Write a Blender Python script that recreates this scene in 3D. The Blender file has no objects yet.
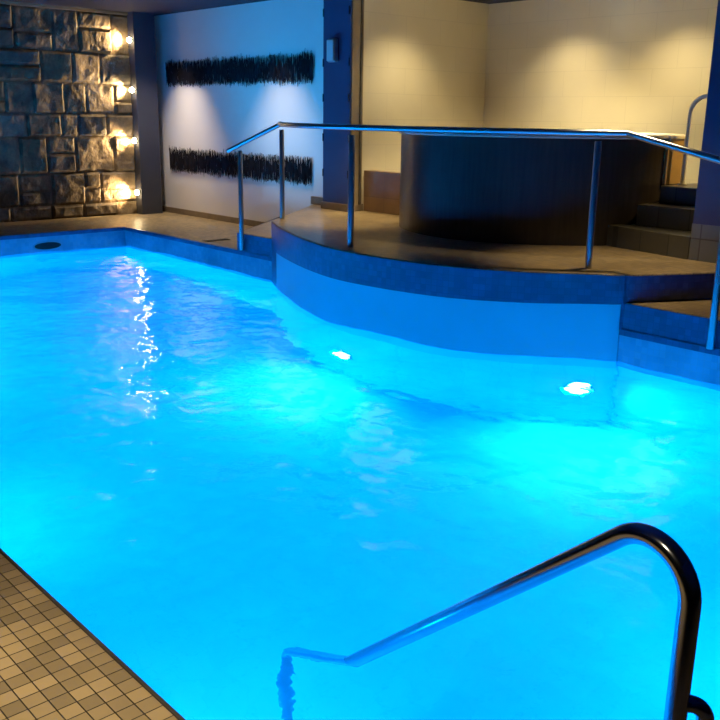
import bpy, bmesh, math, random
from mathutils import Vector, Matrix, noise
random.seed(7)
PI = math.pi
S = bpy.context.scene
COL = S.collection

# ------------------------------------------------------------------ helpers
def tag(o, label=None, cat=None, group=None, kind=None):
    if label: o['label'] = label
    if cat: o['category'] = cat
    if group: o['group'] = group
    if kind: o['kind'] = kind
    return o

def link(name, bm, mat, parent=None, smooth=False, loc=(0, 0, 0)):
    me = bpy.data.meshes.new(name)
    bm.normal_update()
    bm.to_mesh(me); bm.free()
    if smooth:
        for p in me.polygons: p.use_smooth = True
        try: me.set_sharp_from_angle(angle=math.radians(40))
        except Exception: pass
    o = bpy.data.objects.new(name, me)
    me.materials.append(mat)
    o.location = loc
    COL.objects.link(o)
    if parent: o.parent = parent
    return o

def empty(name, loc, label, cat, group=None):
    o = bpy.data.objects.new(name, None)
    o.location = loc; o.empty_display_size = .05
    COL.objects.link(o)
    return tag(o, label, cat, group)

def box(bm, x0, x1, y0, y1, z0, z1, bev=0.0):
    b = bmesh.new() if bev else bm
    v = [b.verts.new((x, y, z)) for z in (z0, z1) for y in (y0, y1) for x in (x0, x1)]
    for f in ((0, 2, 3, 1), (4, 5, 7, 6), (0, 1, 5, 4), (2, 6, 7, 3), (0, 4, 6, 2), (1, 3, 7, 5)):
        b.faces.new([v[i] for i in f])
    if bev:
        bmesh.ops.bevel(b, geom=b.edges[:], offset=bev, segments=2, affect='EDGES', profile=.5)
        m = bpy.data.meshes.new('tmp'); b.to_mesh(m); b.free()
        bm.from_mesh(m); bpy.data.meshes.remove(m)
    return bm

def prism(bm, pts, z0, z1, bev=0.0):
    """vertical prism over a counter-clockwise outline, UV in metres (arc length, z)"""
    uv = bm.loops.layers.uv.verify()
    n = len(pts)
    lo = [bm.verts.new((p[0], p[1], z0)) for p in pts]
    if bev:
        c = []
        for i in range(n):
            a, p, q = Vector(pts[i-1]), Vector(pts[i]), Vector(pts[(i+1) % n])
            e1 = (p-a).normalized(); e2 = (q-p).normalized()
            nn = Vector((-(e1.y+e2.y), e1.x+e2.x))
            d = max(.3, nn.normalized().dot(Vector((-e1.y, e1.x))))
            c.append(p + nn.normalized()*bev/d)
        rings = [(pts, z1-bev), ([(pts[i][0]*.7+c[i].x*.3, pts[i][1]*.7+c[i].y*.3) for i in range(n)], z1-bev*.3), ([(q.x, q.y) for q in c], z1)]
    else:
        rings = [(pts, z1)]
    prev, pz = lo, z0
    L = [0]
    for i in range(n):
        L.append(L[-1] + (Vector(pts[(i+1) % n])-Vector(pts[i])).length)
    for ring, z in rings:
        cur = [bm.verts.new((p[0], p[1], z)) for p in ring]
        for i in range(n):
            j = (i+1) % n
            f = bm.faces.new((prev[i], prev[j], cur[j], cur[i]))
            for l, c_ in zip(f.loops, ((L[i], pz), (L[i+1], pz), (L[i+1], z), (L[i], z))): l[uv].uv = c_
        prev, pz = cur, z
    f = bm.faces.new(prev)
    for l in f.loops: l[uv].uv = l.vert.co.xy
    f = bm.faces.new(lo[::-1])
    for l in f.loops: l[uv].uv = l.vert.co.xy
    return bm

def wall_strip(bm, pts, z0, z1, z0_end=None):
    """single-sided vertical strip; outside is on the right of travel"""
    uv = bm.loops.layers.uv.verify()
    s = 0
    a = None
    za, zb_ = z0, z0 if z0_end is None else z0_end
    for k, p in enumerate(pts):
        z0 = za+(zb_-za)*k/max(1, len(pts)-1)
        lo, hi = bm.verts.new((p[0], p[1], z0)), bm.verts.new((p[0], p[1], z1))
        if a:
            d = (Vector(p)-Vector(a[2])).length
            f = bm.faces.new((a[0], lo, hi, a[1]))
            for l, c in zip(f.loops, ((s, z0), (s+d, z0), (s+d, z1), (s, z1))): l[uv].uv = c
            s += d
        a = (lo, hi, p)
    return bm

def fillet(pts, r, n=8):
    """round the corners of a polyline"""
    pts = [Vector(p) for p in pts]
    out = [pts[0]]
    for i in range(1, len(pts)-1):
        rr = r[i-1] if isinstance(r, (list, tuple)) else r
        a, b, c = pts[i-1], pts[i], pts[i+1]
        u, w = (a-b).normalized(), (c-b).normalized()
        ang = u.angle(w)
        if rr <= 0 or ang > PI-.02:
            out.append(b); continue
        t = min(rr/math.tan(ang/2), (a-b).length*.9, (c-b).length*.9)
        rr = t*math.tan(ang/2)
        cen = b + (u+w).normalized()*(rr/math.sin(ang/2))
        p0, p1 = b+u*t-cen, b+w*t-cen
        tot = p0.angle(p1)
        ax = p0.cross(p1).normalized()
        for k in range(n+1):
            out.append(cen + Matrix.Rotation(tot*k/n, 3, ax) @ p0)
    out.append(pts[-1])
    return out

def tube(bm, pts, r, seg=16, cap=True):
    pts = [Vector(p) for p in pts]
    t0 = (pts[1]-pts[0]).normalized()
    up = Vector((0, 0, 1)) if abs(t0.z) < .9 else Vector((1, 0, 0))
    nrm = t0.cross(up).normalized()
    rings = []
    for i, p in enumerate(pts):
        if i == 0: t = t0
        elif i == len(pts)-1: t = (p-pts[i-1]).normalized()
        else: t = ((p-pts[i-1]).normalized()+(pts[i+1]-p).normalized()).normalized()
        nrm = (nrm - t*nrm.dot(t)).normalized()
        b = t.cross(nrm)
        rr = r[i] if isinstance(r, (list, tuple)) else r
        rings.append([bm.verts.new(p + (nrm*math.cos(a)+b*math.sin(a))*rr) for a in [2*PI*k/seg for k in range(seg)]])
    for A, B in zip(rings, rings[1:]):
        for k in range(seg):
            bm.faces.new((A[k], A[(k+1) % seg], B[(k+1) % seg], B[k]))
    if cap:
        bm.faces.new(rings[0][::-1]); bm.faces.new(rings[-1])
    return bm

def cyl(bm, c, axis, r, h, seg=24):
    c, axis = Vector(c), Vector(axis).normalized()
    return tube(bm, [c, c+axis*h], r, seg)

# ------------------------------------------------------------------ materials
def new_mat(name):
    m = bpy.data.materials.new(name); m.use_nodes = True
    nt = m.node_tree; nt.nodes.clear()
    out = nt.nodes.new('ShaderNodeOutputMaterial')
    return m, nt, out

def N(nt, t, **kw):
    n = nt.nodes.new(t)
    for k, v in kw.items():
        if k.startswith('i_'):
            key = k[2:].replace('_', ' ')
            n.inputs[key].default_value = v
        else: setattr(n, k, v)
    return n

def principled(nt, out, col, rough=.5, metal=0., spec=.5):
    b = N(nt, 'ShaderNodeBsdfPrincipled')
    b.inputs['Base Color'].default_value = (*col, 1)
    b.inputs['Roughness'].default_value = rough
    b.inputs['Metallic'].default_value = metal
    b.inputs['Specular IOR Level'].default_value = spec
    nt.links.new(b.outputs[0], out.inputs[0])
    return b

def mat_plain(name, col, rough=.5, metal=0., spec=.5, var=.12, scale=6., bump=0., bscale=60., stretch=None):
    m, nt, out = new_mat(name)
    b = principled(nt, out, col, rough, metal, spec)
    tc = N(nt, 'ShaderNodeTexCoord')
    src = tc.outputs['Object']
    if stretch:
        mp = N(nt, 'ShaderNodeMapping'); mp.inputs['Scale'].default_value = stretch
        nt.links.new(src, mp.inputs[0]); src = mp.outputs[0]
    no = N(nt, 'ShaderNodeTexNoise'); no.inputs['Scale'].default_value = scale; no.inputs['Detail'].default_value = 5
    nt.links.new(src, no.inputs['Vector'])
    rp = N(nt, 'ShaderNodeValToRGB')
    rp.color_ramp.elements[0].position = .3; rp.color_ramp.elements[1].position = .7
    rp.color_ramp.elements[0].color = (*[c*(1-var) for c in col], 1)
    rp.color_ramp.elements[1].color = (*[min(1, c*(1+var)) for c in col], 1)
    nt.links.new(no.outputs['Fac'], rp.inputs[0]); nt.links.new(rp.outputs[0], b.inputs['Base Color'])
    if bump:
        n2 = N(nt, 'ShaderNodeTexNoise'); n2.inputs['Scale'].default_value = bscale; n2.inputs['Detail'].default_value = 4
        nt.links.new(src, n2.inputs['Vector'])
        bp = N(nt, 'ShaderNodeBump'); bp.inputs['Strength'].default_value = bump; bp.inputs['Distance'].default_value = .01
        nt.links.new(n2.outputs['Fac'], bp.inputs['Height']); nt.links.new(bp.outputs[0], b.inputs['Normal'])
    return m

def mat_tile(name, c1, c2, grout, w, h, ox=0., oy=0., uv=False, mortar=.03, rough=.4, spec=.5, blotch=.25, offset=0., plane=None, bumps=.35):
    """mosaic / wall tile: brick texture in metres, tone changing from tile to tile"""
    m, nt, out = new_mat(name)
    b = principled(nt, out, c1, rough, 0, spec)
    tc = N(nt, 'ShaderNodeTexCoord')
    src = tc.outputs['UV' if uv else 'Object']
    if plane:            # vertical plane: pick which object axes span the tiles
        sp = N(nt, 'ShaderNodeSeparateXYZ'); cb = N(nt, 'ShaderNodeCombineXYZ')
        nt.links.new(src, sp.inputs[0])
        nt.links.new(sp.outputs[plane[0]], cb.inputs[0]); nt.links.new(sp.outputs[plane[1]], cb.inputs[1])
        src = cb.outputs[0]
    mp = N(nt, 'ShaderNodeMapping'); mp.inputs['Location'].default_value = (-ox, -oy, 0)
    nt.links.new(src, mp.inputs[0])
    br = N(nt, 'ShaderNodeTexBrick', offset=offset, squash=1.)
    br.inputs['Scale'].default_value = 1.
    br.inputs['Brick Width'].default_value = w; br.inputs['Row Height'].default_value = h
    br.inputs['Mortar Size'].default_value = mortar*min(w, h); br.inputs['Mortar Smooth'].default_value = .1
    br.inputs['Color1'].default_value = (*c1, 1); br.inputs['Color2'].default_value = (*c2, 1)
    br.inputs['Mortar'].default_value = (*grout, 1)
    nt.links.new(mp.outputs[0], br.inputs['Vector'])
    no = N(nt, 'ShaderNodeTexNoise'); no.inputs['Scale'].default_value = 2.2; no.inputs['Detail'].default_value = 6
    nt.links.new(mp.outputs[0], no.inputs['Vector'])
    mx = N(nt, 'ShaderNodeMix', data_type='RGBA', blend_type='MULTIPLY'); mx.inputs[0].default_value = 1.
    rp = N(nt, 'ShaderNodeValToRGB')
    rp.color_ramp.elements[0].position = .3; rp.color_ramp.elements[1].position = .72
    rp.color_ramp.elements[0].color = (1-blotch,)*3+(1,); rp.color_ramp.elements[1].color = (1, 1, 1, 1)
    nt.links.new(no.outputs['Fac'], rp.inputs[0])
    nt.links.new(br.outputs['Color'], mx.inputs[6]); nt.links.new(rp.outputs[0], mx.inputs[7])
    nt.links.new(mx.outputs[2], b.inputs['Base Color'])
    bp = N(nt, 'ShaderNodeBump', invert=True); bp.inputs['Strength'].default_value = bumps; bp.inputs['Distance'].default_value = .004
    nt.links.new(br.outputs['Fac'], bp.inputs['Height']); nt.links.new(bp.outputs[0], b.inputs['Normal'])
    return m

def mat_emit(name, col, strength):
    m, nt, out = new_mat(name)
    e = N(nt, 'ShaderNodeEmission'); e.inputs[0].default_value = (*col, 1); e.inputs[1].default_value = strength
    nt.links.new(e.outputs[0], out.inputs[0])
    return m

TX, TY = .0562, .0553
M = {}
M['deck'] = mat_tile('deck_mosaic', (.46, .35, .19), (.25, .195, .11), (.028, .022, .015), TX, TY, 1.0244, 2.2837, mortar=.035, rough=.38, blotch=.22)
M['platform'] = mat_tile('platform_mosaic', (.46, .34, .19), (.32, .24, .13), (.12, .09, .05), TX, TY, mortar=.03, rough=.3, blotch=.3)
M['band'] = mat_tile('band_mosaic', (.08, .12, .26), (.05, .08, .19), (.05, .075, .18), .05, .05, uv=True, mortar=.04, rough=.3, blotch=.3)
M['strip'] = mat_tile('waterline_mosaic', (.34, .50, .66), (.27, .42, .58), (.34, .46, .58), .05, .05, uv=True, mortar=.05, rough=.25, blotch=.35)
M['nosing'] = mat_plain('coping_nosing', (.05, .045, .04), .35, var=.3, scale=9)
M['basin'] = mat_tile('basin_mosaic', (.34, .78, .86), (.32, .76, .85), (.30, .72, .80), .15, .15, mortar=.02, rough=.6, blotch=.06, bumps=0.)
M['panel'] = mat_plain('pool_plaster', (.30, .60, .70), .45, var=.03, scale=2)
M['white'] = mat_plain('white_plaster', (.74, .73, .71), .8, var=.03, scale=1.5, bump=.05, bscale=90)
M['ceiling'] = mat_plain('dark_ceiling_paint', (.012, .017, .042), .85, var=.08, scale=2)
M['darkpaint'] = mat_plain('dark_pillar_paint', (.045, .05, .07), .6, var=.06, scale=3)
M['navy'] = mat_plain('navy_cladding', (.055, .060, .13), .35, var=.06, scale=3)
M['side'] = mat_plain('brown_jamb', (.20, .15, .085), .6, var=.1, scale=4)
M['baseboard'] = mat_plain('brown_baseboard', (.20, .15, .10), .4, var=.15, scale=14)
M['brown'] = mat_tile('brown_wainscot', (.32, .19, .095), (.27, .165, .085), (.22, .14, .075), .6, .6, mortar=.008, rough=.35, blotch=.55, plane=(1, 2))
M['steptile'] = mat_tile('grey_step_tile', (.10, .095, .075), (.085, .08, .065), (.05, .05, .042), .3, .3, mortar=.02, rough=.35, blotch=.3)
M['skirt'] = mat_tile('grey_skirting_tile', (.20, .21, .21), (.17, .18, .18), (.1, .1, .1), .3, .3, mortar=.02, rough=.3, blotch=.25, plane=(1, 2))
M['beigeL'] = mat_tile('beige_wall_tile_side', (.66, .585, .40), (.645, .57, .39), (.585, .515, .35), .6, .3, mortar=.012, rough=.45, blotch=.06, plane=(0, 2), offset=.5, bumps=.15)
M['beigeR'] = mat_tile('beige_wall_tile_back', (.66, .585, .40), (.645, .57, .39), (.585, .515, .35), .6, .3, mortar=.012, rough=.45, blotch=.06, plane=(1, 2), offset=.5, bumps=.15)
M['steel'] = mat_plain('polished_steel', (.36, .38, .45), .16, 1., var=.03, scale=20)
M['rail'] = mat_plain('brushed_steel', (.50, .52, .56), .28, 1., var=.04, scale=20)
M['bolt'] = mat_plain('dark_bolt', (.06, .06, .07), .4, .8, var=.1)
M['whitemetal'] = mat_plain('white_enamel', (.8, .78, .7), .3, var=.02)
M['acrylic'] = mat_plain('cream_acrylic', (.78, .74, .66), .25, var=.03, scale=3)
M['wood'] = mat_plain('dark_wood_veneer', (.036, .030, .028), .32, var=.25, scale=5, stretch=(6, 6, .5))
M['litgold'] = mat_plain('warm_lit_gold', (.42, .28, .12), .5, var=.12, scale=4)  # golden tone stands for warm light on the tub end
M['twig'] = mat_plain('dark_twigs', (.017, .016, .021), .9, spec=.1, var=.5, scale=14, stretch=(3, 3, .4))
M['black'] = mat_plain('black_mouth', (.004, .004, .006), .6, var=.1)
M['bezel'] = mat_plain('dark_bezel', (.04, .038, .035), .4, .6, var=.1)
M['bulb'] = mat_emit('warm_bulb', (1., .76, .40), 70.)
M['lens'] = mat_emit('pool_lens', (.55, .95, 1.), 14.)
M['sconceglass'] = mat_plain('frosted_glass', (.75, .78, .8), .35, .4, var=.03)

def mat_stone():
    m, nt, out = new_mat('split_stone')
    b = principled(nt, out, (.2, .16, .1), .62, 0, .4)
    g = N(nt, 'ShaderNodeNewGeometry')
    rp = N(nt, 'ShaderNodeValToRGB')
    cr = rp.color_ramp
    cr.elements[0].position = 0; cr.elements[0].color = (.085, .066, .045, 1)
    cr.elements[1].position = 1; cr.elements[1].color = (.20, .18, .15, 1)
    for p, c in ((.3, (.18, .135, .08)), (.55, (.11, .10, .085)), (.8, (.23, .17, .10))):
        e = cr.elements.new(p); e.color = (*c, 1)
    nt.links.new(g.outputs['Random Per Island'], rp.inputs[0])
    tc = N(nt, 'ShaderNodeTexCoord')
    no = N(nt, 'ShaderNodeTexNoise'); no.inputs['Scale'].default_value = 5; no.inputs['Detail'].default_value = 8; no.inputs['Roughness'].default_value = .65
    nt.links.new(tc.outputs['Object'], no.inputs['Vector'])
    r2 = N(nt, 'ShaderNodeValToRGB')
    r2.color_ramp.elements[0].position = .32; r2.color_ramp.elements[0].color = (.4, .38, .36, 1)
    r2.color_ramp.elements[1].position = .66; r2.color_ramp.elements[1].color = (1.15, 1.1, 1.0, 1)
    nt.links.new(no.outputs['Fac'], r2.inputs[0])
    mx = N(nt, 'ShaderNodeMix', data_type='RGBA', blend_type='MULTIPLY'); mx.inputs[0].default_value = 1
    nt.links.new(rp.outputs[0], mx.inputs[6]); nt.links.new(r2.outputs[0], mx.inputs[7])
    nt.links.new(mx.outputs[2], b.inputs['Base Color'])
    n3 = N(nt, 'ShaderNodeTexNoise'); n3.inputs['Scale'].default_value = 16; n3.inputs['Detail'].default_value = 7
    nt.links.new(tc.outputs['Object'], n3.inputs['Vector'])
    bp = N(nt, 'ShaderNodeBump'); bp.inputs['Strength'].default_value = .7; bp.inputs['Distance'].default_value = .02
    nt.links.new(n3.outputs['Fac'], bp.inputs['Height']); nt.links.new(bp.outputs[0], b.inputs['Normal'])
    return m
M['stone'] = mat_stone()

def mat_water():
    m, nt, out = new_mat('pool_water')
    rf = N(nt, 'ShaderNodeBsdfRefraction'); rf.inputs['IOR'].default_value = 1.33; rf.inputs['Roughness'].default_value = 0.
    rf.inputs['Color'].default_value = (.45, .97, 1, 1)
    gl = N(nt, 'ShaderNodeBsdfGlossy'); gl.inputs['Roughness'].default_value = 0.
    fr = N(nt, 'ShaderNodeFresnel'); fr.inputs['IOR'].default_value = 1.33
    g = N(nt, 'ShaderNodeMixShader')
    nt.links.new(fr.outputs[0], g.inputs[0]); nt.links.new(rf.outputs[0], g.inputs[1]); nt.links.new(gl.outputs[0], g.inputs[2])
    tc = N(nt, 'ShaderNodeTexCoord')
    no = N(nt, 'ShaderNodeTexNoise'); no.inputs['Scale'].default_value = 7.; no.inputs['Detail'].default_value = 3
    nt.links.new(tc.outputs['Object'], no.inputs['Vector'])
    bp = N(nt, 'ShaderNodeBump'); bp.inputs['Strength'].default_value = .28; bp.inputs['Distance'].default_value = .02
    nt.links.new(no.outputs['Fac'], bp.inputs['Height']); [nt.links.new(bp.outputs[0], q.inputs['Normal']) for q in (rf, gl, fr)]
    nt.links.new(g.outputs[0], out.inputs[0])
    return m
M['water'] = mat_water()

# ------------------------------------------------------------------ dimensions (metres; deck at z = 0)
XL, XR = 1.03, 5.97          # long pool edges
YN, YF = .80, 11.45          # short pool edges
ZW, ZB = -.25, -1.75         # water level, pool bottom
CX, CY, CR = 8.07, 5.74, 3.01  # the round front of the platform
ZP, ZS = .42, .21            # platform, its side steps
XW = 7.457                   # white wall
YS = 12.92                   # stone wall
ZC = 2.965                   # ceiling

def arc(a0, a1, r=CR, n=56, c=(CX, CY)):
    return [(c[0]+r*math.cos(math.radians(a0+(a1-a0)*k/n)), c[1]+r*math.sin(math.radians(a0+(a1-a0)*k/n))) for k in range(n+1)]
def catmull(P, n=20):
    P = [Vector(p) for p in P]
    P = [P[0]*2-P[1]] + P + [P[-1]*2-P[-2]]
    out = []
    for i in range(1, len(P)-2):
        a, b, c, d = P[i-1:i+3]
        for k in range(n):
            t = k/n
            out.append(.5*((2*b)+(c-a)*t+(2*a-5*b+4*c-d)*t*t+(3*b-a-3*c+d)*t**3))
    out.append(P[-2])
    return [(p.x, p.y) for p in out]
# plan of the bulging platform front, from its far corner to beyond its near steps
FRONT = catmull([(5.885, 7.925), (5.56, 7.32), (5.215, 6.43), (5.065, 5.70), (5.165, 4.80), (5.445, 4.21), (5.77, 3.83), (5.945, 3.605), (6.28, 3.41), (6.68, 3.20), (7.08, 2.97)])
CURVE = [p for p in FRONT if p[0] < XR-.017 and p[1] < 7.63]     # the part that rises out of the pool
def front_x(y):
    for a, b in zip(CURVE, CURVE[1:]):
        if b[1] <= y <= a[1]:
            t = (a[1]-y)/(a[1]-b[1]); return a[0]+(b[0]-a[0])*t
    return XR
def offset(pts, d):
    out = []
    for i, p in enumerate(pts):
        a, b = Vector(pts[max(0, i-1)]), Vector(pts[min(len(pts)-1, i+1)])
        t = (b-a).normalized()
        out.append((p[0]+t.y*d, p[1]-t.x*d))
    return out
YA, YB = CURVE[0][1], CURVE[-1][1]

# ------------------------------------------------------------------ setting: floors, pool
bm = bmesh.new()
def slab(x0, x1, y0, y1): box(bm, x0, x1, y0, y1, -.30, 0)
slab(-2.6, XL, -1.6, 13.3); slab(XL, 7.6, -1.6, YN); slab(XL, 7.6, YF, 13.3); slab(XR, 9.8, YN, YF)
tag(link('floor', bm, M['deck']), kind='structure')

# dark rounded nosing along the near-left and far edges
bm = bmesh.new()
box(bm, XL-.0056, XL+.008, YN, YF, -.05, .003, .003)
tag(link('trim_pool_edge', bm, M['nosing']), kind='structure')

# pool basin: inside faces only need to be seen from the water side but it is a real shell
bm = bmesh.new()
uv = bm.loops.layers.uv.verify()
t = .15
far_arc = [(XR, YA)] + CURVE + [(XR, YB)]
inner = [(XL, YN), (XR, YN)] + far_arc[::-1] + [(XR, YF), (XL, YF)]
vs = [bm.verts.new((p[0], p[1], ZB)) for p in inner]
bm.faces.new(vs)
wall_strip(bm, [(XL, YN), (XL, YF), (XR, YF)], ZB, -.30)
wall_strip(bm, [(XR, YF)] + far_arc + [(XR, YN), (XL, YN)], ZB, -.30)
for f in bm.faces: f.normal_update()
tag(link('floor_pool_basin', bm, M['basin']), kind='structure')

# tiled bands of the pool wall above and around the water line
bm = bmesh.new()
wall_strip(bm, [(XL+.0005, YN), (XL+.0005, YF-.012), (XR-.012, YF-.012)], -.40, -.045)
wall_strip(bm, [(XR-.012, YF-.012), (XR-.012, YA)], -.40, -.045)
wall_strip(bm, [(XR-.012, YB), (XR-.012, YN)], -.40, -.045)
wall_strip(bm, [(XR, YN+.012), (XL, YN+.012)], -.40, -.045)
tag(link('trim_waterline', bm, M['strip']), kind='structure')
bm = bmesh.new()
def rail_box(x0, x1, y0, y1, z0, z1):
    prism(bm, [(x0, y0), (x1, y0), (x1, y1), (x0, y1)], z0, z1)
rail_box(XL+.02, XR+.0, YF-.018, YF+.03, -.045, .003)
yl, yr = YA, YB
rail_box(XR-.018, XR+.03, yl, YF-.018, -.045, .003)
rail_box(XR-.018, XR+.03, YN, yr, -.045, .003)
tag(link('trim_coping', bm, M['band']), kind='structure')

# smooth curved pool wall under the platform, and the tiled front of the platform
bm = bmesh.new()
wall_strip(bm, [(XR+.02, YA)] + offset(CURVE, .004) + [(XR+.02, YB)], -.45, .22)
o = tag(link('wall_pool_curve', bm, M['panel'], smooth=True), kind='structure')
bm = bmesh.new()
outline = FRONT + [(7.6, 2.83), (9.75, 2.83), (9.75, 8.25), (7.6, 8.25), (7.6, 9.2), (XW+.1, 9.2), (XW, 9.15)]
prism(bm, outline, -.02, ZP, .012)
o = link('floor_platform', bm, M['platform']); tag(o, kind='structure')
bm = bmesh.new()
wall_strip(bm, [(XW-.02, 9.145)] + [p for p in offset(FRONT, .008) if p[1] > YB-.03], .125, ZP-.010, .195)
wall_strip(bm, [(XR-.02, YA+.28)] + offset([p for p in FRONT if p[1] > YA-.01], .007), -.26, .14)
wall_strip(bm, offset([p for p in FRONT if p[1] < YB+.004], .008), -.0, ZP-.010)
tag(link('wall_platform_front', bm, M['band'], smooth=True), kind='structure')
bm = bmesh.new()
# under the straight end of the platform the smooth wall shows its ends
bm.free()

# the two side steps up to the platform
bm = bmesh.new()
prism(bm, [(XR, 7.88), (6.3, 8.1), (XW+.05, 9.0), (XW+.05, 9.82), (XR, 8.70)], 0, ZS, .010)
tag(link('floor_step_far', bm, M['platform']), kind='structure')
bm = bmesh.new()
wall_strip(bm, [(XW, 9.83), (XR-.008, 8.712), (XR-.008, 7.87)], -.06, ZS-.008)
tag(link('wall_step_far', bm, M['band']), kind='structure')
bm = bmesh.new()
prism(bm, [(XR, 2.66), (7.3, 2.2), (7.6, 2.4), (7.4, 2.95), (6.4, 3.38), (XR, 3.66)], 0, ZS, .010)
tag(link('floor_step_near', bm, M['platform']), kind='structure')
bm = bmesh.new()
wall_strip(bm, [(XR-.008, 3.63), (XR-.008, 2.652), (7.3, 2.19)], -.06, ZS-.008)
tag(link('wall_step_near', bm, M['band']), kind='structure')

# ------------------------------------------------------------------ setting: walls
bm = bmesh.new(); box(bm, -2.6, 9.8, -1.6, 13.3, ZC, ZC+.15)
tag(link('ceiling', bm, M['ceiling']), kind='structure')
bm = bmesh.new(); box(bm, -2.75, -2.6, -1.6, 13.3, -.3, ZC)
tag(link('wall_left', bm, M['ceiling']), kind='structure')
bm = bmesh.new(); box(bm, -2.75, 7.6, -1.75, -1.6, -.3, ZC)
tag(link('wall_near', bm, M['ceiling']), kind='structure')
bm = bmesh.new(); box(bm, XW, XW+.15, 8.30, 13.3, 0, ZC)
tag(link('wall_right', bm, M['white']), kind='structure')
bm = bmesh.new(); box(bm, 7.3, 7.45, -1.75, 2.75, 0, ZC)
tag(link('wall_right_near', bm, M['navy']), kind='structure')

# split-faced stone wall
bm = bmesh.new()
courses = [0, .20, .66, 1.18, 1.50, 1.93, 2.36, 2.93]
def stone(x0, x1, z0, z1, depth, seed):
    nx, nz = max(4, int((x1-x0)/.035)), max(4, int((z1-z0)/.035))
    g = .0035
    vs = []
    tilt = random.uniform(-.016, .016); tz = random.uniform(-.02, .02)
    for j in range(nz+1):
        row = []
        for i in range(nx+1):
            u, v = i/nx, j/nz
            x, z = x0+g+(x1-x0-2*g)*u, z0+g+(z1-z0-2*g)*v
            e = min(u, 1-u)*(x1-x0), min(v, 1-v)*(z1-z0)
            edge = min(1., min(e)/.02)
            p = Vector((x*2.6+seed, z*2.6, seed*.7))
            d = depth + .022*noise.fractal(p, .9, 2.1, 5) + .014*abs(noise.noise(p*2.3)) + tilt*(u-.5)+tz*(v-.5)
            d = .038+(d-.038)*edge**.6
            if edge == 0:
                x += .006*noise.noise(Vector((z*9, seed, 1))); z += .006*noise.noise(Vector((x*9, seed, 2)))
            row.append(bm.verts.new((x, YS-max(d, 0), z)))
        vs.append(row)
    for j in range(nz):
        for i in range(nx):
            bm.faces.new((vs[j][i], vs[j][i+1], vs[j+1][i+1], vs[j+1][i]))
fixed = {0: [6.95, 6.62, 6.05, 5.55, 4.95], 1: [6.95, 6.35, 6.10, 5.58, 5.1], 2: [6.95, 6.60, 5.98, 5.55, 5.15],
         3: [6.95, 6.50, 6.05, 5.80], 4: [6.95, 6.65, 6.20, 5.87, 5.4], 5: [6.95, 6.45, 6.02, 5.55], 6: [6.95, 6.66, 6.15, 5.75, 5.2]}
s = 1
for r in range(7):
    xs = fixed[r][:]
    while xs[-1] > -2.5: xs.append(xs[-1]-random.uniform(.35, .95))
    for a, b in zip(xs, xs[1:]):
        s += 1.37
        z0, z1 = courses[r], courses[r+1]
        if z1-z0 > .4 and random.random() < .3:          # two thin stones instead of a tall one
            zm = z0+(z1-z0)*random.uniform(.38, .62)
            stone(b, a, z0, zm, random.uniform(.045, .075), s); stone(b, a, zm, z1, random.uniform(.045, .075), s+.5)
        else:
            stone(b, a, z0, z1, random.uniform(.045, .075), s)
bx = bmesh.new(); box(bx, -2.6, 7.0, YS+.001, 13.2, -.05, ZC)
me = bpy.data.meshes.new('tmp'); bx.to_mesh(me); bx.free(); bm.from_mesh(me); bpy.data.meshes.remove(me)
tag(link('wall_back', bm, M['stone'], smooth=False), kind='structure')
bm = bmesh.new(); box(bm, -2.6, 6.93, YS-.075, YS+.05, 2.925, ZC, .004)
tag(link('trim_stone_top', bm, M['side']), kind='structure')

# dark corner pillar between stone and white wall
bm = bmesh.new(); box(bm, 6.93, 7.285, 12.70, 13.2, 0, ZC)
tag(link('wall_corner_pillar', bm, M['darkpaint']), kind='structure')
bm = bmesh.new(); box(bm, 7.28, XW+.02, 13.02, 13.2, 0, ZC)
tag(link('wall_corner_return', bm, M['white']), kind='structure')
# baseboards of the white wall
bm = bmesh.new(); box(bm, XW-.016, XW+.01, 9.5, 13.02, .001, .085, .004)
tag(link('baseboard_right', bm, M['baseboard']), kind='structure')
bm = bmesh.new(); box(bm, XW-.03, XW+.01, 8.66, 9.16, ZP+.001, ZP+.10, .004)
box(bm, 7.185, 7.43, 8.145, 8.665, ZP+.001, ZP+.085, .004)
tag(link('baseboard_platform', bm, M['baseboard']), kind='structure')

# navy pillar at the left of the tub alcove
bm = bmesh.new(); box(bm, 7.21, 7.42, 8.16, 8.65, ZP, ZC)
col = tag(link('wall_pillar_far', bm, M['navy']), kind='structure')
bm = bmesh.new(); box(bm, 7.225, 7.40, 8.148, 8.161, ZP+.08, ZC); 
tag(link('trim_jamb', bm, M['side']), kind='structure')
bm = bmesh.new(); box(bm, 7.35, 7.375, 8.135, 8.15, ZP+.08, ZC)
tag(link('trim_jamb_bead', bm, M['nosing']), kind='structure')
for y in (8.655, 8.175):
    for z in (.86, 1.28, 1.74, 2.14, 2.70):
        bm = bmesh.new(); cyl(bm, (7.204, y-(.012 if y > 8.5 else -.004), z-.045), (0, 0, 1), .009, .09, 10)
        link('hinge', bm, M['steel'], col, True)

# alcove behind the platform
bm = bmesh.new(); box(bm, 7.40, 9.75, 8.155, 8.3, 0, ZC)
tag(link('wall_alcove_side', bm, M['beigeL']), kind='structure')
bm = bmesh.new(); box(bm, 9.6, 9.75, 2.6, 8.3, 0, ZC)
tag(link('wall_alcove_back', bm, M['beigeR']), kind='structure')
bm = bmesh.new(); box(bm, 7.45, 9.75, 2.6, 2.75, 0, ZC)
tag(link('wall_alcove_near', bm, M['beigeL']), kind='structure')
bm = bmesh.new(); box(bm, 7.445, 7.60, 7.20, 8.17, ZP, .905, .006)
tag(link('wall_wainscot', bm, M['brown']), kind='structure')
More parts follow.
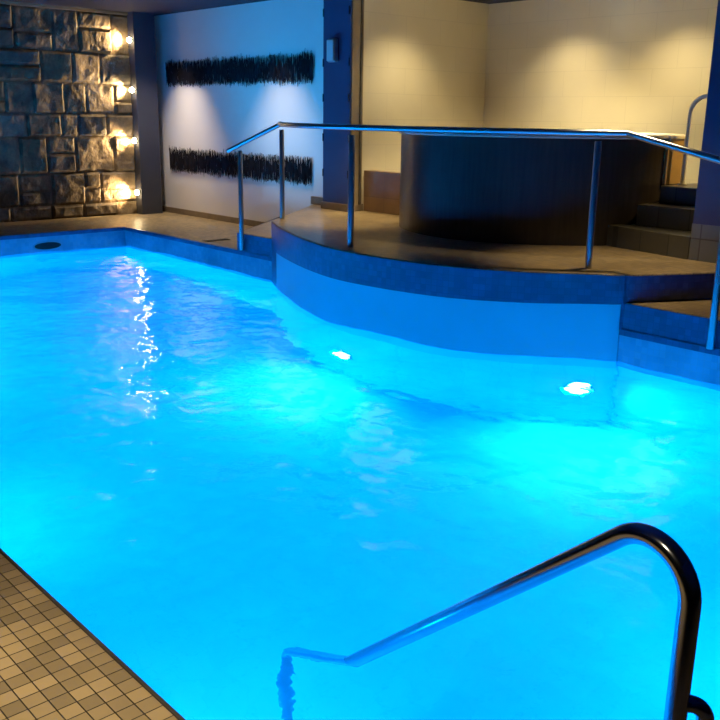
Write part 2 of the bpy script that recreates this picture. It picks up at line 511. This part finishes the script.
# pillar at the right of the alcove
bm = bmesh.new(); box(bm, 7.06, 7.32, 2.74, 3.68, ZP+.30, ZC)
tag(link('wall_pillar_near', bm, M['navy']), kind='structure')
bm = bmesh.new(); box(bm, 7.055, 7.325, 2.735, 3.685, ZP, ZP+.30)
tag(link('wall_pillar_skirting', bm, M['skirt']), kind='structure')

# ------------------------------------------------------------------ hot tub and its steps
tub = empty('hot_tub', (7.8, 5.8, ZP), 'raised round hot tub with dark wood cladding and cream rim on the platform', 'hot tub')
ca, cb, tr = Vector((7.7, 5.9)), Vector((7.84, 5.76)), 1.33
def hull(r, n=48):
    base = math.degrees(math.atan2(cb.y-ca.y, cb.x-ca.x))
    out = []
    for k in range(n+1):
        a = math.radians(base+90+180*k/n); out.append((ca.x+r*math.cos(a), ca.y+r*math.sin(a)))
    for k in range(n+1):
        a = math.radians(base-90+180*k/n); out.append((cb.x+r*math.cos(a), cb.y+r*math.sin(a)))
    return out
def loc_sub(o, p): o.matrix_parent_inverse = Matrix.Translation(p).inverted(); return o
def ring(bm, loops):
    """loft closed outlines [(pts,z)...]"""
    prev = None
    for pts, z in loops:
        cur = [bm.verts.new((p[0], p[1], z)) for p in pts]
        if prev:
            n = len(cur)
            for i in range(n): bm.faces.new((prev[i], prev[(i+1) % n], cur[(i+1) % n], cur[i]))
        prev = cur
    return prev
bm = bmesh.new(); ring(bm, [(hull(tr), ZP), (hull(tr), 1.378)])
loc_sub(link('cladding', bm, M['wood'], tub, True), tub.location)
bm = bmesh.new(); e = ring(bm, [(hull(tr-.02), 1.372), (hull(tr+.02), 1.372), (hull(tr+.028), 1.384), (hull(tr+.02), 1.402), (hull(tr-.02), 1.408), (hull(tr-.2), 1.406), (hull(tr-.22), 1.395)])
loc_sub(link('rim', bm, M['acrylic'], tub, True), tub.location)
bm = bmesh.new(); e = ring(bm, [(hull(tr-.22), 1.396), (hull(tr-.26), 1.2), (hull(tr-.5), .7)]); bm.faces.new(e)
loc_sub(link('shell', bm, M['acrylic'], tub, True), tub.location)

bm = bmesh.new(); box(bm, 7.82, 8.10, 4.40, 4.70, .961, 1.3715, .004)  # added block, its golden tone standing in for warm light on the tub end
loc_sub(tag(link('lit_end_block', bm, M['litgold'], tub), 'added golden block standing in for the warm-lit tub end'), tub.location)
bm = bmesh.new(); box(bm, 7.82, 8.12, 4.385, 4.70, 1.372, 1.405, .008)
loc_sub(link('end_cap', bm, M['acrylic'], tub), tub.location)
for k, (x, z0, z1, yl0) in enumerate(((7.16, ZP, .61, 4.70), (7.41, .61, .80, 4.42), (7.68, .80, .96, 4.36))):
    bm = bmesh.new()
    box(bm, x, 9.59, 2.76 if x > 7.3 else 3.69, yl0 if k == 0 else yl0, z0, z1, .006) if k else prism(bm, [(7.05+.0, 3.69), (9.59, 3.69), (9.59, 4.5), (7.6, 4.55), (7.40, 4.66), (7.24, 4.70)], z0, z1, .006)
    tag(link('floor_tub_step', bm, M['steptile']), kind='structure')

gr = empty('grab_rail', (7.98, 4.31, .96), 'white curved grab rail on the top step beside the hot tub', 'grab rail')
bm = bmesh.new()
tube(bm, fillet([(7.98, 4.31, .96), (7.98, 4.31, 1.76), (8.05, 3.62, 1.76), (8.05, 3.62, .97)], .16, 10), .019, 14)
loc_sub(link('tube', bm, M['whitemetal'], gr, True), gr.location)
for p in ((7.98, 4.31), (8.05, 3.62)):
    bm = bmesh.new(); cyl(bm, (*p, .961), (0, 0, 1), .04, .012)
    loc_sub(link('flange', bm, M['whitemetal'], gr, True), gr.location)

# ------------------------------------------------------------------ platform handrail
hr = empty('handrail', (5.6, 6, ZP), 'long stainless steel handrail on five posts curving round the platform edge', 'handrail')
P1, P2, P3, P4, P5 = (5.925, 8.565), (6.085, 8.002), (5.253, 5.918), (5.993, 3.952), (5.925, 2.858)
def circ3(a, b, c):
    ax, ay = a; bx_, by = b; cx, cy = c
    d = 2*(ax*(by-cy)+bx_*(cy-ay)+cx*(ay-by))
    ux = ((ax*ax+ay*ay)*(by-cy)+(bx_*bx_+by*by)*(cy-ay)+(cx*cx+cy*cy)*(ay-by))/d
    uy = ((ax*ax+ay*ay)*(cx-bx_)+(bx_*bx_+by*by)*(ax-cx)+(cx*cx+cy*cy)*(bx_-ax))/d
    return ux, uy, math.hypot(ax-ux, ay-uy)
ux, uy, ur = circ3(P2, P3, P4)
a2 = math.degrees(math.atan2(P2[1]-uy, P2[0]-ux)) % 360
a4 = math.degrees(math.atan2(P4[1]-uy, P4[0]-ux)) % 360
ZR = 1.445
path = [Vector((x, y, ZR)) for x, y in arc(a2, a4+4, ur, 40, (ux, uy))]
d1 = (Vector((*P1, 1.205))-Vector((*P2, ZR)))
start = Vector((*P2, ZR))+d1*1.30
Z5 = 1.27
d5 = Vector((*P5, Z5))-path[-1]
path = [start] + path + [path[-1]+d5*1.25]
bm = bmesh.new(); tube(bm, path, .0245, 16)
loc_sub(link('rail_tube', bm, M['rail'], hr, True), hr.location)
def post(p, zb, zt, side=False, away=None):
    x, y = p
    bm = bmesh.new()
    pin = .04
    tube(bm, [(x, y, zb), (x, y, zt-pin-.03), (x, y, zt-pin-.022), (x, y, zt-pin-.0215)], [.027, .027, .025, .012], 16)
    po = loc_sub(link('post', bm, M['rail'], hr, True), hr.location)
    bm = bmesh.new(); tube(bm, [(x, y, zt-pin-.03), (x, y, zt-.015)], .012, 10)
    loc_sub(link('pin', bm, M['rail'], po, True), hr.location)
    if side:
        bm = bmesh.new(); box(bm, x+.012, XR-.006, y-.03, y+.03, zb+.03, zb+.13, .004)
        loc_sub(link('bracket', bm, M['rail'], po), hr.location)
        for dz in (.055, .105):
            bm = bmesh.new(); cyl(bm, (x-.024, y, zb+dz), (-1, 0, 0), .009, .008, 8)
            loc_sub(link('bolt', bm, M['bolt'], po, True), hr.location)
    else:
        n = Vector((x-ux, y-uy)).normalized(); tdir = Vector((-n.y, n.x))
        bm = bmesh.new(); c = [Vector((x, y))+tdir*a*.075+n*b*.05 for a, b in ((-1, -1), (1, -1), (1, 1), (-1, 1))]
        c2 = [(q.x, q.y) for q in c]
        ar = sum(c2[i][0]*c2[(i+1) % 4][1]-c2[(i+1) % 4][0]*c2[i][1] for i in range(4))
        prism(bm, c2 if ar > 0 else c2[::-1], zb+.0008, zb+.013)
        loc_sub(link('base_plate', bm, M['bolt'], po), hr.location)
        for s_ in (-1, 1):
            q = Vector((x, y))+tdir*s_*.052
            bm = bmesh.new(); cyl(bm, (q.x, q.y, zb+.013), (0, 0, 1), .015, .026, 8)
            loc_sub(link('bolt', bm, M['bolt'], po, True), hr.location)
post(P1, .02, 1.205, True); post(P5, .0, Z5, True)
for p in (P2, P3, P4): post(p, ZP, ZR)

# ------------------------------------------------------------------ pool exit rail, close to the camera
er = empty('pool_exit_rail', (1.52, .70, 0), 'thick polished steel exit rail bending from the near deck down into the water', 'exit rail')
corner, ent = Vector((1.648, .772, .812)), Vector((1.792, 1.986, -.25))
d = (ent-corner).normalized()
knee = ent+d*.60
bm = bmesh.new()
tube(bm, fillet([(corner.x, corner.y, 0.0), corner, knee, (knee.x, knee.y, ZB+.005)], [.112, .07], 16), .024, 24)
loc_sub(link('rail_tube', bm, M['steel'], er, True), er.location)
bm = bmesh.new()
tube(bm, fillet([(corner.x, corner.y, .33), (corner.x+.045, corner.y-.045, .33), (corner.x+.045, corner.y-.045, 0)], .04, 10), .019, 20)
loc_sub(link('brace_tube', bm, M['steel'], er, True), er.location)
for p in ((corner.x, corner.y), (corner.x+.045, corner.y-.045)):
    bm = bmesh.new(); cyl(bm, (*p, .001), (0, 0, 1), .042, .012)
    loc_sub(link('flange', bm, M['steel'], er, True), er.location)

# ------------------------------------------------------------------ twig wall hangings
def twigs(label, y0, y1, zlo, zhi, zlo_mid, seed):
    random.seed(seed)
    bm = bmesh.new()
    n = 400
    for layer in range(2):
        for i in range(n):
            u = (i+random.random())/n
            end = min(u, 1-u)
            if layer == 1 and random.random() < .22: continue
            y = y0+(y1-y0)*u
            sag = math.sin(PI*u)*zlo_mid
            lo = zlo+sag+random.gauss(0, .022)+.018*noise.noise(Vector((u*14, seed, 0)))
            hi = zhi+sag*.5+random.gauss(0, .022)+.02*noise.noise(Vector((u*11, seed, 5)))
            lean = random.gauss(0, .016)
            x = XW-.012-layer*.014-random.random()*.008
            r = random.uniform(.004, .0075)
            m = (lo+hi)/2+random.uniform(-.05, .05)
            tube(bm, [(x, y-lean, lo), (x-random.uniform(-.004, .01), y+random.gauss(0, .006), m), (x-random.uniform(0, .012), y+lean, hi)], [r*.5, r, r*.35], 5)
    random.seed(seed+1)
    o = link('twig_wall_hanging', bm, M['twig'])
    return tag(o, label, 'wall art', 'twig bands on the white wall')
twigs('upper band of dark upright twigs hung high on the white wall', 9.12, 12.66, 1.95, 2.265, 0., 3)
twigs('lower band of dark upright twigs behind the first handrail posts', 9.15, 12.66, .69, .995, -.015, 9)

# ------------------------------------------------------------------ wall sconce on the far navy pillar
sc = empty('wall_sconce', (7.21, 8.464, 2.27), 'small steel wall sconce high on the navy pillar beside the white wall', 'wall lamp')
bm = bmesh.new(); box(bm, 7.195, 7.2095, 8.37, 8.48, 2.16, 2.38, .003)
loc_sub(link('back_plate', bm, M['bezel'], sc), sc.location)
bm = bmesh.new(); box(bm, 7.135, 7.195, 8.355, 8.495, 2.14, 2.40, .012)
loc_sub(link('housing', bm, M['rail'], sc), sc.location)
bm = bmesh.new(); box(bm, 7.129, 7.135, 8.38, 8.495, 2.155, 2.385, .002)
loc_sub(link('front_plate', bm, M['sconceglass'], sc), sc.location)

# ------------------------------------------------------------------ stone-wall spotlights
words = ['lowest of the four glowing warm spotlights beside the stone wall, near the floor',
         'second lowest of the four glowing warm spotlights beside the stone wall',
         'second highest of the four glowing warm spotlights beside the stone wall',
         'highest of the four glowing warm spotlights beside the stone wall, near the ceiling']
def lamp(kind, name, loc, aim, col, power, **kw):
    L = bpy.data.lights.new(name, kind); L.color = col; L.energy = power
    for k, v in kw.items(): setattr(L, k, v)
    o = bpy.data.objects.new(name, L); o.location = loc
    o.rotation_euler = (Vector(aim)-Vector(loc)).to_track_quat('-Z', 'Y').to_euler()
    COL.objects.link(o); return o
WARM = (1., .66, .30)
SPOT_W = 110
for z, w in zip((.335, 1.115, 1.86, 2.57), words):
    y = 12.765
    e = empty('wall_spotlight', (6.93, y, z), w, 'spotlight', 'spotlights beside the stone wall')
    bm = bmesh.new(); cyl(bm, (6.9295, y, z), (-1, 0, 0), .036, .03, 20)
    loc_sub(link('bezel', bm, M['bezel'], e, True), e.location)
    bm = bmesh.new(); bmesh.ops.create_uvsphere(bm, u_segments=16, v_segments=10, radius=.040)
    bmesh.ops.translate(bm, verts=bm.verts, vec=(6.892, y, z))
    loc_sub(link('bulb', bm, M['bulb'], e, True), e.location)
    lamp('SPOT', 'stone_spot', (6.84, y+.02, z), (6.34, y+.37, z), WARM, SPOT_W, spot_size=math.radians(112), spot_blend=.75, shadow_soft_size=.03)

# ------------------------------------------------------------------ underwater lights, skimmer, drain
POOL = (.0, .345, 1.)
def pool_light(y, z, label):
    x = front_x(y); t = Vector((front_x(y-.05)-front_x(y+.05), -.1)).normalized()
    n = Vector((t.y, -t.x, 0)); p = Vector((x, y, z))+n*.002
    e = empty('pool_light', p, label, 'pool light', 'underwater lights in the curved pool wall')
    bm = bmesh.new(); cyl(bm, p, n, .105, .018, 28); loc_sub(link('trim_ring', bm, M['rail'], e, True), e.location)
    bm = bmesh.new(); cyl(bm, p+n*.0185, n, .08, .012, 28); loc_sub(link('lens', bm, M['lens'], e, True), e.location)
    return p, n
LIGHTS = [pool_light(5.77, -1.15, 'glowing underwater light below the third handrail post, the farther one'),
          pool_light(3.82, -1.03, 'glowing underwater light near the right end of the curved pool wall')]
PW = 82
for p, n in LIGHTS:
    q = p+n*.05
    lamp('AREA', 'underwater_lamp', q, q+n+Vector((0, 0, -.12)), POOL, PW, shape='DISK', size=.2)
for y, f in ((2.6, .7), (5.2, .65), (8.0, 1.1), (10.3, 3.6)):
    lamp('AREA', 'underwater_lamp', (XL+.05, y, -.85), (XL+1.5, y, -1.0), POOL, PW*f, shape='DISK', size=.3)
lamp('AREA', 'underwater_lamp', (3.8, YN+.05, -.95), (3.9, 2.5, -1.05), POOL, PW*.55, shape='DISK', size=.3)

sk = empty('pool_skimmer', (4.84, YF-.012, -.20), 'dark skimmer mouth at the waterline of the far pool wall', 'skimmer')
def oval(rx, rz, y0, y1):
    bm = bmesh.new(); n = 28
    A = [bm.verts.new((4.84+rx*math.cos(2*PI*k/n), y0, -.165+rz*math.sin(2*PI*k/n))) for k in range(n)]
    B = [bm.verts.new((v.co.x, y1, v.co.z)) for v in A]
    bm.faces.new(A); bm.faces.new(B[::-1])
    for k in range(n): bm.faces.new((A[k], B[k], B[(k+1) % n], A[(k+1) % n]))
    return bm
loc_sub(link('frame', oval(.20, .062, YF-.022, YF-.0125), M['strip'], sk), sk.location)
loc_sub(link('mouth', oval(.18, .045, YF-.024, YF-.0222), M['black'], sk), sk.location)
bm = bmesh.new()
box(bm, 6.05, 6.4, 9.50, 9.60, .0015, .006)
for i in range(11): box(bm, 6.065+i*.03, 6.08+i*.03, 9.51, 9.59, .006, .009)
tag(link('floor_drain', bm, M['bezel']), 'small dark drain grate in the tan deck just left of the first handrail post', 'drain')

# ------------------------------------------------------------------ water
bm = bmesh.new()
st = .021
nx, ny = int((XR-XL)/st), int((YF-YN)/st)
def wave(x, y):
    v = Vector((x, y, 0))
    h = .020*noise.noise(v*Vector((1, 1, 1))*.9) + .011*noise.noise(Vector((x*2.3+5, y*2.0, 3)))
    h += 0.0050*noise.noise(Vector((x*5.2, y*4.4+2, 7))) + .0034*noise.noise(Vector((x*12, y*10, 11)))
    h += .0022*math.sin(9.*math.hypot(x-6.8, y-4.0)+2*noise.noise(v*1.3))*math.exp(-((x-5.0)**2+(y-4.4)**2)/2.2)
    return h
grid = {}
for j in range(ny+1):
    for i in range(nx+1):
        x, y = XL+.001+(XR-.014-XL)*i/nx, YN+.001+(YF-.014-YN)*j/ny
        if YB < y < YA:
            xf = front_x(y)-.006
            if x > xf+.021: continue
            x = min(x, xf)
        grid[i, j] = bm.verts.new((x, y, ZW+wave(x, y)))
for j in range(ny):
    for i in range(nx):
        q = [grid.get(k) for k in ((i, j), (i+1, j), (i+1, j+1), (i, j+1))]
        if all(q): bm.faces.new(q)
w = link('pool_water', bm, M['water'])
for p in w.data.polygons: p.use_smooth = True
tag(w, 'rippled bright blue lit water filling the whole swimming pool', 'water', kind='stuff')

# ------------------------------------------------------------------ room lights
DL = (1., .80, .60)
for y in (12.1, 9.75):
    lamp('SPOT', 'wall_downlight', (XW-.70, y, 2.95), (XW-.30, y, 0), DL, 300 if y > 11 else 190, spot_size=math.radians(72), spot_blend=1., shadow_soft_size=.05)
GOLD = (1., .83, .49)
lamp('SPOT', 'alcove_downlight', (7.95, 7.45, 2.95), (7.95, 7.75, 0), GOLD, 140, spot_size=math.radians(110), spot_blend=1., shadow_soft_size=.06)
for y in (6.75, 5.3):
    lamp('SPOT', 'alcove_downlight', (8.95, y, 2.95), (9.25, y, 0), GOLD, 140, spot_size=math.radians(110), spot_blend=1., shadow_soft_size=.06)
lamp('AREA', 'alcove_fill', (8.2, 6.2, 2.94), (8.6, 6.4, 0), GOLD, 200, shape='RECTANGLE', size=.5, size_y=2.4, spread=math.radians(100))  # added area light that evens out the alcove; no real strip fitting
lamp('SPOT', 'step_downlight', (8.95, 3.5, 2.7), (8.55, 4.4, 1.0), (1., .64, .20), 230, spot_size=math.radians(62), spot_blend=.8, shadow_soft_size=.05)
lamp('SPOT', 'deck_downlight', (.1, 1.9, 2.93), (.25, 2.0, 0), (1., .80, .50), 520, spot_size=math.radians(58), spot_blend=1., shadow_soft_size=.06)
lamp('SPOT', 'near_downlight', (-.95, 1.2, 2.93), (1.6, .75, .8), (1., .80, .5), 110, spot_size=math.radians(40), spot_blend=1., shadow_soft_size=.07)
lamp('SPOT', 'platform_fill', (6.35, 3.9, 2.9), (6.4, 3.9, 0), (1., .76, .40), 200, spot_size=math.radians(56), spot_blend=.9, shadow_soft_size=.06)  # added warm spot to brighten the platform front
lamp('SPOT', 'platform_fill', (6.65, 7.7, 2.9), (6.65, 7.7, 0), (1., .76, .40), 230, spot_size=math.radians(60), spot_blend=.9, shadow_soft_size=.06)  # added warm spot to brighten the far platform floor
# added spot with no fixture, standing in for pool light rising on to walls
lamp('SPOT', 'pool_glow_fill', (4.9, 9.9, -.15), (XW, 9.4, 2.8), (.03, .50, 1.), 270, spot_size=math.radians(84), spot_blend=1., shadow_soft_size=.1)

w = bpy.data.worlds.new('World'); S.world = w; w.use_nodes = True
bg = w.node_tree.nodes.get('Background') or w.node_tree.nodes.new('ShaderNodeBackground')
bg.inputs[0].default_value = (.02, .04, .1, 1); bg.inputs[1].default_value = .2

# ------------------------------------------------------------------ camera
H, F, PIT, ROL, YAW = 1.55, 896.04, .26713, .01509, .73846
cy_, sy_ = math.cos(YAW), math.sin(YAW)
fwd = Vector((sy_*math.cos(PIT), cy_*math.cos(PIT), -math.sin(PIT)))
rt = Vector((cy_, -sy_, 0)); up = rt.cross(fwd)
r_ = rt*math.cos(ROL)+up*math.sin(ROL); u_ = -rt*math.sin(ROL)+up*math.cos(ROL)
cam = bpy.data.cameras.new('camera'); cam.sensor_width = 36; cam.lens = F/720*36; cam.clip_start = .02
co = bpy.data.objects.new('camera', cam); COL.objects.link(co)
mw = Matrix((r_, u_, -fwd)).transposed().to_4x4(); mw.translation = (0, 0, H)
co.matrix_world = mw
S.camera = co

S.view_settings.view_transform = 'Standard'; S.view_settings.look = 'None'
S.view_settings.gamma = 1; S.view_settings.use_curve_mapping = False
S.view_settings.exposure = 0
S.cycles.max_bounces = 12; S.cycles.transmission_bounces = 10; S.cycles.diffuse_bounces = 4; S.cycles.glossy_bounces = 5
S.cycles.sample_clamp_indirect = 6
